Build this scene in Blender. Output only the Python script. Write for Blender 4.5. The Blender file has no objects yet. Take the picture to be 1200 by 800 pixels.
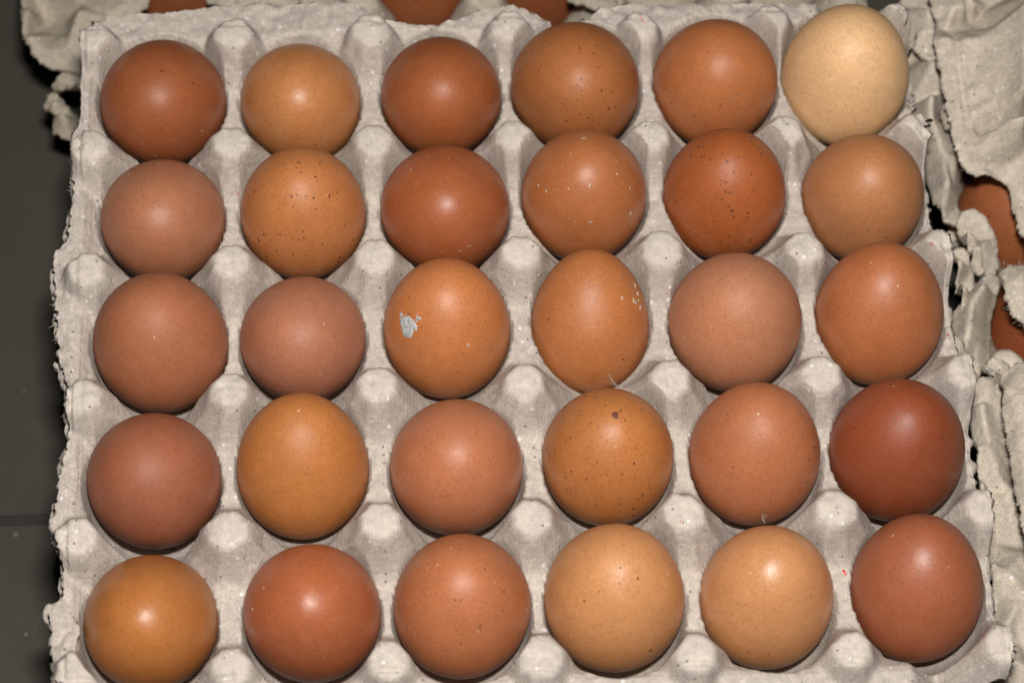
import bpy, math, random
import numpy as np
from mathutils import Vector, Matrix
from mathutils.bvhtree import BVHTree
from mathutils.geometry import delaunay_2d_cdt

random.seed(7)
RNG = np.random.default_rng(11)
scene = bpy.context.scene
COL = scene.collection

# ------------------------------------------------------------------ camera
FPX = 2700.0                                   # focal length in photo pixels (photo 1200 px wide)
CAM = np.array([-0.04303610513726097, -0.37876155958090924, 0.7135056485960235])
ROT = np.array([[0.9983561590078894, 0.02606825138559015, -0.0510433741117438],
                [-0.047667995823924315, 0.8721401925858271, -0.4869283793849838],
                [0.03182360672746089, 0.4885610818987264, 0.8719491540845726]])
cam_d = bpy.data.cameras.new('camera')
cam_d.sensor_width = 36.0
cam_d.sensor_fit = 'HORIZONTAL'
cam_d.lens = 36.0 * FPX / 1200.0
cam_d.clip_start, cam_d.clip_end = 0.01, 50.0
cam = bpy.data.objects.new('camera', cam_d)
COL.objects.link(cam)
mw = Matrix([list(ROT[k]) + [CAM[k]] for k in range(3)] + [[0, 0, 0, 1]])
cam.matrix_world = mw
scene.camera = cam
cam_d.dof.use_dof = True
cam_d.dof.focus_distance = 0.765
cam_d.dof.aperture_fstop = 10.0

# ------------------------------------------------------------------ world, flash lamp, exposure
world = bpy.data.worlds.new('World')
scene.world = world
world.use_nodes = True
bg = world.node_tree.nodes['Background']
bg.inputs[0].default_value = (1.0, 0.97, 0.92, 1)
bg.inputs[1].default_value = 0.008

fl_d = bpy.data.lights.new('camera_flash', 'AREA')
fl_d.shape = 'RECTANGLE'
fl_d.size, fl_d.size_y = 0.075, 0.04
fl_d.energy = 8.7
fl_d.color = (1.0, 0.97, 0.925)
fl = bpy.data.objects.new('camera_flash', fl_d)
COL.objects.link(fl)
fpos = CAM + ROT[:, 1] * 0.125 + ROT[:, 0] * 0.02
tgt = np.array([0.0, 0.0, 0.03])
fl.location = fpos
fl.rotation_euler = Vector(tgt - fpos).to_track_quat('-Z', 'Y').to_euler()

scene.view_settings.view_transform = 'Standard'
scene.view_settings.look = 'None'
scene.view_settings.exposure = 0.0
scene.view_settings.gamma = 1.0
scene.render.engine = 'CYCLES'
scene.cycles.use_denoising = True
scene.cycles.max_bounces = 6
scene.cycles.diffuse_bounces = 2

# ------------------------------------------------------------------ helpers
def at(px, py, z):
    """the place in the scene at height z that the photo shows at pixel px, py"""
    d = ROT @ np.array([(px - 600.0) / FPX, -(py - 400.0) / FPX, -1.0])
    return CAM + d * ((z - CAM[2]) / d[2])

def lin(c):
    c = np.array(c, float) / 255.0
    return tuple(np.where(c <= 0.04045, c / 12.92, ((c + 0.055) / 1.055) ** 2.4))

TAB = np.random.default_rng(3).random((256, 256))
def vnoise(x, y, s=0):
    x = np.asarray(x, float) + 17.31 * s; y = np.asarray(y, float) + 9.77 * s
    xi = np.floor(x).astype(int); yi = np.floor(y).astype(int)
    fx = x - xi; fy = y - yi
    fx = fx * fx * (3 - 2 * fx); fy = fy * fy * (3 - 2 * fy)
    a = TAB[xi & 255, yi & 255]; b = TAB[(xi + 1) & 255, yi & 255]
    c = TAB[xi & 255, (yi + 1) & 255]; d = TAB[(xi + 1) & 255, (yi + 1) & 255]
    return ((a * (1 - fx) + b * fx) * (1 - fy) + (c * (1 - fx) + d * fx) * fy) * 2 - 1
def fbm(x, y, s=0, o=3):
    r = 0; a = 1.0; t = 0
    for k in range(o):
        r = r + a * vnoise(x * 2 ** k, y * 2 ** k, s + k * 5); t += a; a *= 0.5
    return r / t
def smax(a, b, k):
    return 0.5 * (a + b + np.sqrt((a - b) ** 2 + k * k))
def smin(a, b, k):
    return 0.5 * (a + b - np.sqrt((a - b) ** 2 + k * k))

def tag(o, label=None, cat=None, group=None, kind=None):
    if label: o['label'] = label
    if cat: o['category'] = cat
    if group: o['group'] = group
    if kind: o['kind'] = kind
    return o
def empty(name, loc=(0, 0, 0)):
    o = bpy.data.objects.new(name, None); COL.objects.link(o)
    o.location = loc; o.empty_display_size = 0.02
    return o
def mesh_obj(name, verts, faces, mat, parent=None, normals=None, smooth=True, pale_top=None):
    me = bpy.data.meshes.new(name)
    verts = np.asarray(verts, float)
    me.from_pydata(verts.tolist(), [], faces if isinstance(faces, list) else faces.tolist())
    me.materials.append(mat)
    me.polygons.foreach_set('use_smooth', [smooth] * len(me.polygons))
    me.update()
    if pale_top is not None:
        at_ = me.attributes.new('pale_top', 'FLOAT', 'POINT'); at_.data.foreach_set('value', np.asarray(pale_top, np.float32))
    if normals is not None:
        me.normals_split_custom_set_from_vertices([tuple(n) for n in normals])
    o = bpy.data.objects.new(name, me); COL.objects.link(o)
    if parent is not None:
        o.parent = parent
    return o

# ------------------------------------------------------------------ materials
class NT:
    def __init__(self, name):
        self.m = bpy.data.materials.new(name); self.m.use_nodes = True
        self.t = self.m.node_tree; self.n = self.t.nodes; self.l = self.t.links
        self.b = self.n['Principled BSDF']
        self.tc = self.n.new('ShaderNodeTexCoord')
    def link(self, a, b): self.l.new(a, b)
    def noise(self, scale, detail=3, rough=0.55, vec=None, dist=0.0):
        x = self.n.new('ShaderNodeTexNoise')
        x.inputs['Scale'].default_value = scale; x.inputs['Detail'].default_value = detail
        x.inputs['Roughness'].default_value = rough; x.inputs['Distortion'].default_value = dist
        self.link(vec or self.tc.outputs['Object'], x.inputs['Vector'])
        return x.outputs['Fac']
    def voro(self, scale, vec=None, feature='F1'):
        x = self.n.new('ShaderNodeTexVoronoi'); x.feature = feature
        x.inputs['Scale'].default_value = scale
        self.link(vec or self.tc.outputs['Object'], x.inputs['Vector'])
        return x
    def ramp(self, fac, stops):
        x = self.n.new('ShaderNodeValToRGB'); e = x.color_ramp.elements
        while len(e) < len(stops): e.new(0.5)
        for el, (p, c) in zip(e, stops):
            el.position = p; el.color = (c if len(c) == 4 else tuple(c) + (1,)) if not isinstance(c, (int, float)) else (c, c, c, 1)
        self.link(fac, x.inputs['Fac']); return x.outputs['Color']
    def mix(self, fac, a, b, mode='MIX'):
        x = self.n.new('ShaderNodeMix'); x.data_type = 'RGBA'; x.blend_type = mode
        for s, v in ((x.inputs[0], fac), (x.inputs[6], a), (x.inputs[7], b)):
            if isinstance(v, (int, float)): s.default_value = v
            elif isinstance(v, (tuple, list)): s.default_value = tuple(v)[:3] + (1,)
            else: self.link(v, s)
        return x.outputs[2]
    def math(self, op, a, b=0.0, c=None):
        x = self.n.new('ShaderNodeMath'); x.operation = op
        for k, v in enumerate((a, b) if c is None else (a, b, c)):
            if isinstance(v, (int, float)): x.inputs[k].default_value = v
            else: self.link(v, x.inputs[k])
        return x.outputs[0]
    def bump(self, h, strength, dist, prev=None):
        x = self.n.new('ShaderNodeBump'); x.inputs['Strength'].default_value = strength
        x.inputs['Distance'].default_value = dist
        self.link(h, x.inputs['Height'])
        if prev is not None: self.link(prev, x.inputs['Normal'])
        return x.outputs['Normal']

def pulp_material(name, base, warm, speck=1.0):
    t = NT(name)
    n1 = t.noise(55, 4, 0.6); n2 = t.noise(420, 4, 0.65); n3 = t.noise(1500, 3, 0.6)
    c = t.mix(t.ramp(n1, [(0.35, 0.0), (0.68, 1.0)]), base, warm)
    c = t.mix(t.ramp(n2, [(0.30, 0.55), (0.55, 0.0)]), c, tuple(0.70 * v for v in base))
    c = t.mix(t.ramp(n2, [(0.56, 0.0), (0.72, 0.6)]), c, tuple(min(1, 1.28 * v) for v in warm))
    c = t.mix(t.ramp(n3, [(0.34, 0.55), (0.5, 0.0)]), c, tuple(0.6 * v for v in base))
    wa = t.n.new('ShaderNodeAttribute'); wa.attribute_name = 'pale_top'
    c = t.mix(t.math('MULTIPLY', wa.outputs['Fac'], 0.34), c, tuple(min(1, 1.42 * v) for v in warm))   # peg tops coloured paler than the rest of the pulp
    # flecks in the recycled pulp: dark bits, white bits, a few pink ones
    v = t.voro(380)
    sep = t.n.new('ShaderNodeSeparateColor'); t.link(v.outputs['Color'], sep.inputs[0])
    spot = t.math('LESS_THAN', v.outputs['Distance'], 0.17)
    dk = t.math('MULTIPLY', spot, t.math('GREATER_THAN', sep.outputs[0], 1 - 0.16 * speck))
    c = t.mix(t.math('MULTIPLY', dk, 0.75), c, (0.10, 0.085, 0.075))
    wt = t.math('MULTIPLY', t.math('LESS_THAN', v.outputs['Distance'], 0.26), t.math('GREATER_THAN', sep.outputs[1], 0.93))
    c = t.mix(t.math('MULTIPLY', wt, 0.6), c, (0.80, 0.79, 0.80))
    v2 = t.voro(150)
    s2 = t.n.new('ShaderNodeSeparateColor'); t.link(v2.outputs['Color'], s2.inputs[0])
    pk = t.math('MULTIPLY', t.math('LESS_THAN', v2.outputs['Distance'], 0.10), t.math('GREATER_THAN', s2.outputs[2], 0.955))
    c = t.mix(t.math('MULTIPLY', pk, 0.7), c, (0.55, 0.10, 0.12))
    t.link(c, t.b.inputs['Base Color'])
    t.b.inputs['Roughness'].default_value = 0.92
    t.b.inputs['Specular IOR Level'].default_value = 0.18
    fib = t.n.new('ShaderNodeMapping'); fib.inputs['Scale'].default_value = (1, 0.35, 1)
    t.link(t.tc.outputs['Object'], fib.inputs['Vector'])
    b1 = t.bump(t.noise(700, 4, 0.7, fib.outputs[0], 1.5), 0.65, 0.00045)
    mesh = None
    for ax in ('X', 'Y'):
        w = t.n.new('ShaderNodeTexWave'); w.bands_direction = ax; w.inputs['Scale'].default_value = 290
        w.inputs['Distortion'].default_value = 2.2; w.inputs['Detail'].default_value = 2.0; w.inputs['Detail Scale'].default_value = 0.6
        t.link(t.tc.outputs['Object'], w.inputs['Vector'])
        mesh = w.outputs['Fac'] if mesh is None else t.math('MULTIPLY', mesh, w.outputs['Fac'])
    b1 = t.bump(mesh, 0.30, 0.00016, b1)
    b2 = t.bump(n3, 0.5, 0.00025, b1)
    t.link(b2, t.b.inputs['Normal'])
    return t.m

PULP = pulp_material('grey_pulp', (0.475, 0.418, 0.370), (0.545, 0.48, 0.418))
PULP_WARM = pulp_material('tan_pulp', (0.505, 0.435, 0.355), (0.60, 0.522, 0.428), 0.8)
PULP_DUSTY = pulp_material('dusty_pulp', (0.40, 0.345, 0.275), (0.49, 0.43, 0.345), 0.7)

def egg_material(name, rgb, speck=0.0, dark=(0.095, 0.032, 0.014), rough=0.42, pink=0.0, dust=0.3, seed=0, pale=None):
    t = NT(name)
    base = np.array(lin(rgb)) * np.array([0.90, 0.895, 0.90])
    off = t.n.new('ShaderNodeMapping'); off.inputs['Location'].default_value = (seed * 0.37, seed * 0.11, seed * 0.23)
    t.link(t.tc.outputs['Object'], off.inputs['Vector']); V = off.outputs[0]
    n1 = t.noise(28, 3, 0.5, V); n2 = t.noise(900, 3, 0.6, V); n3 = t.noise(190, 4, 0.6, V)
    c = t.mix(t.ramp(n1, [(0.3, 0.0), (0.7, 1.0)]), tuple(base * 0.88), tuple(np.minimum(1, base * (1.13, 1.10, 1.06))))
    if pink: # a bloom over the shell, rosier and duller
        c = t.mix(t.math('MULTIPLY', t.ramp(t.noise(40, 3, 0.55, V), [(0.4, 0.0), (0.62, 1.0)]), pink), c,
                  tuple(np.minimum(1, base * (1.02, 1.10, 1.22))))
    # pores and fine mottling
    c = t.mix(t.ramp(n2, [(0.33, 0.5), (0.50, 0.0)]), c, tuple(base * (0.66, 0.6, 0.55)))
    c = t.mix(t.ramp(n3, [(0.50, 0.0), (0.72, 0.34)]), c, tuple(np.minimum(1, base * (1.25, 1.3, 1.4))))
    if speck > 0:
        for sc, rad, frac in ((640, 0.30, 0.55), (400, 0.27, 0.5), (230, 0.07, 0.25)):
            v = t.voro(sc, V)
            s = t.n.new('ShaderNodeSeparateColor'); t.link(v.outputs['Color'], s.inputs[0])
            r = t.math('MULTIPLY', s.outputs[1], rad)
            m = t.math('MULTIPLY', t.math('LESS_THAN', v.outputs['Distance'], r),
                       t.math('GREATER_THAN', s.outputs[0], 1 - frac * speck))
            m = t.math('MULTIPLY', m, t.ramp(t.noise(55, 2, 0.5, V), [(0.36, 0.3), (0.56, 0.95)]))
            c = t.mix(m, c, dark)
    # pale dust and lime grains
    v = t.voro(330, V); s = t.n.new('ShaderNodeSeparateColor'); t.link(v.outputs['Color'], s.inputs[0])
    m = t.math('MULTIPLY', t.math('LESS_THAN', v.outputs['Distance'], t.math('MULTIPLY', s.outputs[1], 0.17)),
               t.math('GREATER_THAN', s.outputs[2], 1 - 0.09 * dust))
    c = t.mix(t.math('MULTIPLY', m, 0.55), c, (0.72, 0.52, 0.38))
    # faint rub marks
    st = t.n.new('ShaderNodeMapping'); st.inputs['Rotation'].default_value = (seed, seed * 1.7, seed * 2.3)
    st.inputs['Scale'].default_value = (1, 14, 1)
    t.link(V, st.inputs['Vector'])
    scr = t.math('MULTIPLY', t.ramp(t.noise(42, 2, 0.5, st.outputs[0]), [(0.71, 0.0), (0.76, 1.0)]),
                 t.ramp(t.noise(60, 2, 0.5, V), [(0.52, 0.0), (0.66, 0.30)]))
    c = t.mix(scr, c, tuple(np.minimum(1, base * (1.35, 1.6, 2.0))))
    t.link(c, t.b.inputs['Base Color'])
    t.b.inputs['Specular IOR Level'].default_value = 0.50
    rr = t.ramp(t.noise(75, 3, 0.6, V), [(0.3, rough), (0.7, rough + 0.16)])
    t.link(rr, t.b.inputs['Roughness'])
    b1 = t.bump(t.noise(1100, 3, 0.6, V), 0.45, 0.00018)
    b2 = t.bump(n3, 0.12, 0.0003, b1)
    t.link(b2, t.b.inputs['Normal'])
    return t.m

def plain(name, rgb, rough=0.8, var=0.2, scale=900, worn=0.0):
    t = NT(name)
    if worn:
        t.link(t.ramp(t.noise(1700, 4, 0.7), [(0.5 - 0.22 * (1 - worn), 0.05), (0.5 + 0.16 * worn, 1.0)]), t.b.inputs['Alpha'])
    c = t.mix(t.ramp(t.noise(scale, 4, 0.65), [(0.35, 0.0), (0.65, 1.0)]), tuple(v * (1 - var) for v in rgb), tuple(min(1, v * (1 + var)) for v in rgb))
    t.link(c, t.b.inputs['Base Color']); t.b.inputs['Roughness'].default_value = rough
    t.link(t.bump(t.noise(scale * 1.6, 3), 0.5, 0.0003), t.b.inputs['Normal'])
    return t.m
LIME = plain('dried_lime', (0.47, 0.485, 0.49), 0.9, 0.35, 1100, 0.12)
LIME_WHITE = plain('white_lime', (0.64, 0.56, 0.48), 0.85, 0.25, 900, 0.6)
RUB = plain('rubbed_shell', (0.56, 0.34, 0.22), 0.7, 0.2, 900, 0.9)
DARK_SPOT = plain('dark_pigment', (0.115, 0.035, 0.018), 0.6, 0.3)
OCHRE = plain('ochre_dirt', (0.45, 0.33, 0.16), 0.9, 0.4)
GREY_DIRT = plain('grey_dirt', (0.15, 0.125, 0.10), 0.9, 0.4)
FIBRE = plain('loose_fibre', (0.60, 0.56, 0.51), 0.9, 0.1)
DOWN = plain('white_down', (0.58, 0.55, 0.50), 0.9, 0.05)
RED_INK = plain('red_ink', (0.60, 0.05, 0.05), 0.8, 0.3)

# ------------------------------------------------------------------ floor
FLOOR_Z = -0.072
def floor_material():
    t = NT('floor_tile_glaze')
    n = t.noise(9, 4, 0.6); n2 = t.noise(160, 4, 0.7)
    c = t.mix(t.ramp(n, [(0.3, 0.0), (0.7, 1.0)]), (0.048, 0.042, 0.034), (0.064, 0.056, 0.045))
    c = t.mix(t.ramp(n2, [(0.35, 0.4), (0.55, 0.0)]), c, (0.042, 0.039, 0.033))
    vd = t.voro(130); sd_ = t.n.new('ShaderNodeSeparateColor'); t.link(vd.outputs['Color'], sd_.inputs[0])
    gm = t.math('MULTIPLY', t.math('LESS_THAN', vd.outputs['Distance'], t.math('MULTIPLY', sd_.outputs[1], 0.14)), t.math('GREATER_THAN', sd_.outputs[0], 0.72))
    c = t.mix(t.math('MULTIPLY', gm, 0.7), c, (0.16, 0.145, 0.12))
    t.link(c, t.b.inputs['Base Color']); t.b.inputs['Roughness'].default_value = 0.75
    t.b.inputs['Specular IOR Level'].default_value = 0.25
    t.link(t.bump(n2, 0.2, 0.0005), t.b.inputs['Normal'])
    return t.m
TILE = floor_material()
GROUT = plain('dark_grout', (0.026, 0.024, 0.021), 0.95, 0.2, 300)
def box_mesh(name, x0, x1, y0, y1, z0, z1, bev, mat, parent=None):
    v = []; f = []
    ring = [(x0, y0), (x1, y0), (x1, y1), (x0, y1)]
    ins = [(x0 + bev, y0 + bev), (x1 - bev, y0 + bev), (x1 - bev, y1 - bev), (x0 + bev, y1 - bev)]
    for x, y in ring: v.append((x, y, z0))
    for x, y in ring: v.append((x, y, z1 - bev))
    for x, y in ins: v.append((x, y, z1))
    for k in range(4):
        k2 = (k + 1) % 4
        f.append([k, k2, 4 + k2, 4 + k]); f.append([4 + k, 4 + k2, 8 + k2, 8 + k])
    f.append([8, 9, 10, 11]); f.append([3, 2, 1, 0])
    return mesh_obj(name, v, f, mat, parent, smooth=False)
floor = box_mesh('floor', -1.6, 1.6, -1.6, 1.6, FLOOR_Z - 0.03, FLOOR_Z - 0.0022, 0.001, GROUT)
tag(floor, 'dark grey tiled floor under the egg trays', None, None, 'structure')
gl = at(20, 607, FLOOR_Z)
TS, GW = 0.40, 0.0035
for a in range(-3, 4):
    for b in range(-3, 4):
        x0 = 0.02 + a * TS; y0 = gl[1] + b * TS
        if x0 < -1.5 or x0 + TS > 1.5 or y0 < -1.5 or y0 + TS > 1.5: continue
        box_mesh('floor_tile', x0 + GW / 2, x0 + TS - GW / 2, y0 + GW / 2, y0 + TS - GW / 2, FLOOR_Z - 0.006, FLOOR_Z, 0.0012, TILE, floor)

# ------------------------------------------------------------------ egg shapes
def egg_mesh(W, L, k=-0.11, nu=40, nv=56, seed=0):
    u = np.linspace(0, math.pi, nu); v = np.linspace(0, 2 * math.pi, nv, endpoint=False)
    z = -np.cos(u) * 0.5; s = np.sin(u); rr = s * (1 - k * np.cos(u)); rr = rr / rr.max()
    verts = [(0, 0, z[0] * L)]
    for i in range(1, nu - 1):
        wob = 1 + 0.006 * np.sin(2 * v + seed) + 0.004 * np.sin(3 * v + seed * 2 + u[i] * 2)
        for j in range(nv):
            verts.append((rr[i] * W / 2 * math.cos(v[j]) * wob[j], rr[i] * W / 2 * math.sin(v[j]) * wob[j], z[i] * L))
    verts.append((0, 0, z[-1] * L))
    f = []
    R = lambda i, j: 1 + (i - 1) * nv + (j % nv)
    for j in range(nv):
        f.append([0, R(1, j + 1), R(1, j)])
        f.append([len(verts) - 1, R(nu - 2, j), R(nu - 2, j + 1)])
    for i in range(1, nu - 2):
        for j in range(nv):
            f.append([R(i, j), R(i, j + 1), R(i + 1, j + 1), R(i + 1, j)])
    return np.array(verts), f

def make_egg(x, y, W, tilt, mat, label, group, zrest=0.002, lw=1.27, seed=0, spin=0.0):
    v, f = egg_mesh(W, W * lw, seed=seed)
    a = -math.radians(tilt); c, s = math.cos(a), math.sin(a)
    cz, sz = math.cos(spin), math.sin(spin)
    v = v @ np.array([[cz, -sz, 0], [sz, cz, 0], [0, 0, 1]]).T
    v = v @ np.array([[1, 0, 0], [0, c, -s], [0, s, c]]).T
    v[:, 2] -= v[:, 2].min()
    o = mesh_obj('egg', v, f, mat)
    o.location = (x, y, zrest)
    tag(o, label, 'egg', group)
    return o

def on_egg(egg, px, py):
    me = egg.data
    vs = [v.co + Vector(egg.location) for v in me.vertices]
    bvh = BVHTree.FromPolygons(vs, [list(p.vertices) for p in me.polygons])
    d = ROT @ np.array([(px - 600.0) / FPX, -(py - 400.0) / FPX, -1.0])
    h = bvh.ray_cast(Vector(CAM), Vector(d).normalized())
    return bvh, h[0], h[1]
def crust(egg, spots, mat, name, height=0.0003, rag=0.35):
    """small crusts lying on a shell: spots are (px, py, half width, half length, angle) in photo pixels; one mesh"""
    V = []; F = []
    for (px, py, ra, rb, ang) in spots:
        bvh, co, no = on_egg(egg, px, py)
        if co is None: continue
        mm = 0.000285 * (1.0 if ra > 3 else 0.72)
        e1 = Vector((1, 0, 0)); e1 = (e1 - no * e1.dot(no)).normalized(); e2 = no.cross(e1)
        n = 30 if ra > 9 else 14 if ra > 3 else 9
        rings = 5 if ra > 9 else 3 if ra > 3 else 2
        sd = random.random() * 50
        b0 = len(V)
        hit = bvh.find_nearest(co); V.append(hit[0] + hit[1] * height)
        for r in range(1, rings + 1):
            for k in range(n):
                th = 2 * math.pi * k / n
                q = 1 + rag * (math.sin(3 * th + sd) * 0.5 + math.sin(5 * th + sd * 2) * 0.35 + random.uniform(-0.4, 0.4) * (0.45 if ra > 9 else 1.0)) * (r / rings)
                fr = r / rings
                lx = ra * mm * fr * q * math.cos(th); ly = rb * mm * fr * q * math.sin(th)
                ca, sa = math.cos(math.radians(ang)), math.sin(math.radians(ang))
                p = co + e1 * (lx * ca - ly * sa) + e2 * (lx * sa + ly * ca)
                hit = bvh.find_nearest(p)
                hh = height * (random.uniform(0.5, 1.3) if r < rings else -0.25)
                V.append(hit[0] + hit[1] * hh)
        for k in range(n):
            k2 = (k + 1) % n
            F.append([b0, b0 + 1 + k, b0 + 1 + k2])
            for r in range(rings - 1):
                a = b0 + 1 + r * n
                F.append([a + k, a + n + k, a + n + k2, a + k2])
    if not V: return
    L = Vector(egg.location)
    o = mesh_obj(name, [tuple(v - L) for v in V], F, mat, egg)
    if len(spots) > 1: o['kind'] = 'stuff'
    return o

# ------------------------------------------------------------------ the main tray's eggs
EGGS = [ # x, y (mm), width, lean back (deg), colour in the light, specks, options, label
 (-123.8,105.0,45.2,-30,(158,90,52),0.05,dict(),'reddish brown egg in the back left corner of the grey tray'),
 (-74.5,104.3,43.3,-30,(190,126,76),0.06,dict(rough=.36),'smooth light tan egg second from the left in the back row'),
 (-23.8,105.7,43.7,-30,(158,90,50),0.04,dict(),'small plain dark brown egg third from the left in the back row'),
 (25.1,107.4,47.1,-30,(168,104,58),0.55,dict(rough=.46),'large brown egg with dark brown specks in the middle of the back row'),
 (76.2,108.9,45.4,-17.5,(182,112,66),0.05,dict(),'orange brown egg with a small grey smudge in the back row'),
 (124.1,110.6,46.7,0,(226,182,133),0.04,dict(rough=.50,dark=(.30,.14,.07)),'palest cream coloured egg in the back right corner of the tray'),
 (-122.6,55.7,43.3,-30,(172,112,80),0.0,dict(pink=.35),'dull pinkish brown egg at the left end of the second row from the back'),
 (-73.8,57.5,44.2,-7.5,(186,118,68),0.5,dict(rough=.44),'tan egg with fine dark dots on its top, second in the second row'),
 (-23.9,56.8,45.4,-30,(168,94,54),0.0,dict(dust=1.0),'reddish egg with a pale scratched arc on its right side'),
 (25.3,61.8,44.7,-10,(176,108,64),0.0,dict(dust=1.4,rough=.36),'brown egg with several white flecks and a shiny dried smear'),
 (75.3,61.5,43.6,-2.5,(168,92,46),1.0,dict(rough=.44),'rich brown egg densely peppered with dark specks in the second row'),
 (124.5,58.7,43.5,-10,(180,120,76),0.10,dict(rough=.48),'matte tan egg at the right end of the second row from the back'),
 (-122.0,6.6,45.4,-5,(168,104,70),0.0,dict(rough=.55),'large matte brown egg at the left end of the middle row'),
 (-74.0,6.8,42.9,-27.5,(174,112,82),0.0,dict(pink=.3,rough=.52),'small matte pinkish egg second from the left in the middle row'),
 (-25.0,9.9,43.5,7.5,(190,118,68),0.05,dict(),'tan egg with a grey white dropping patch on its left side'),
 (24.4,12.1,40.8,35,(178,110,62),0.03,dict(),'long narrow egg leaning back with a white smear at its right edge'),
 (73.9,8.5,45.9,-7.5,(182,121,86),0.04,dict(pink=.35,rough=.56),'large dull beige pink egg fifth from the left in the middle row'),
 (124.2,11.0,44.3,10,(176,106,64),0.0,dict(),'tall glossy brown egg at the right end of the middle row'),
 (-122.8,-45.2,44.2,-17.5,(160,95,66),0.0,dict(pink=.4,rough=.5),'purplish brown egg at the left end of the second row from the front'),
 (-74.3,-40.8,43.5,12.5,(184,116,60),0.0,dict(rough=.50),'golden brown upright egg second in the second row from the front'),
 (-23.6,-43.4,44.4,-15,(182,114,78),0.0,dict(pink=.2,rough=.40),'pinkish tan egg with a short pale rub mark near its middle'),
 (26.8,-40.8,43.6,0,(180,114,62),0.5,dict(rough=.42),'tan egg with one big round dark spot and many small ones'),
 (75.8,-41.2,44.0,5,(178,110,72),0.10,dict(rough=.48),'brown egg with faint specks beside the darkest egg'),
 (123.5,-41.7,45.0,2.5,(142,72,42),0.12,dict(rough=.44),'darkest red brown egg in the tray with a pebbly shell'),
 (-122.6,-94.9,42.8,-20,(178,112,58),0.0,dict(rough=.36),'golden brown egg in the front left corner of the tray'),
 (-71.4,-93.6,44.0,-15,(174,98,60),0.0,dict(dust=1.2,rough=.38),'orange red egg sprinkled with pale grains, second in the front row'),
 (-23.6,-92.5,44.3,0,(182,112,72),0.35,dict(dust=1.2,rough=.42,dark=(.2,.07,.03)),'tan brown egg dotted with pale grains, third in the front row'),
 (25.4,-91.5,45.2,2.5,(200,140,90),0.08,dict(rough=.44),'light sandy egg with a few dark specks near its highlight in the front row'),
 (74.7,-92.4,43.1,7.5,(202,142,94),0.12,dict(rough=.34,dark=(.3,.1,.03)),'light yellowish tan egg fifth from the left in the front row'),
 (123.7,-90.9,43.1,15,(160,92,60),0.03,dict(rough=.44),'brown egg touched by a white wisp in the front right corner of the tray'),
]
egg_objs = []
GEGG = 'brown eggs in the grey tray'
for k, (x, y, W, tl, rgb, sp, opt, lab) in enumerate(EGGS):
    m = egg_material('shell', rgb, sp, seed=k + 1, **opt)
    egg_objs.append(make_egg(x / 1000, y / 1000, W / 1000, tl, m, lab, GEGG, seed=k * 1.3, spin=k * 2.1))

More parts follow.
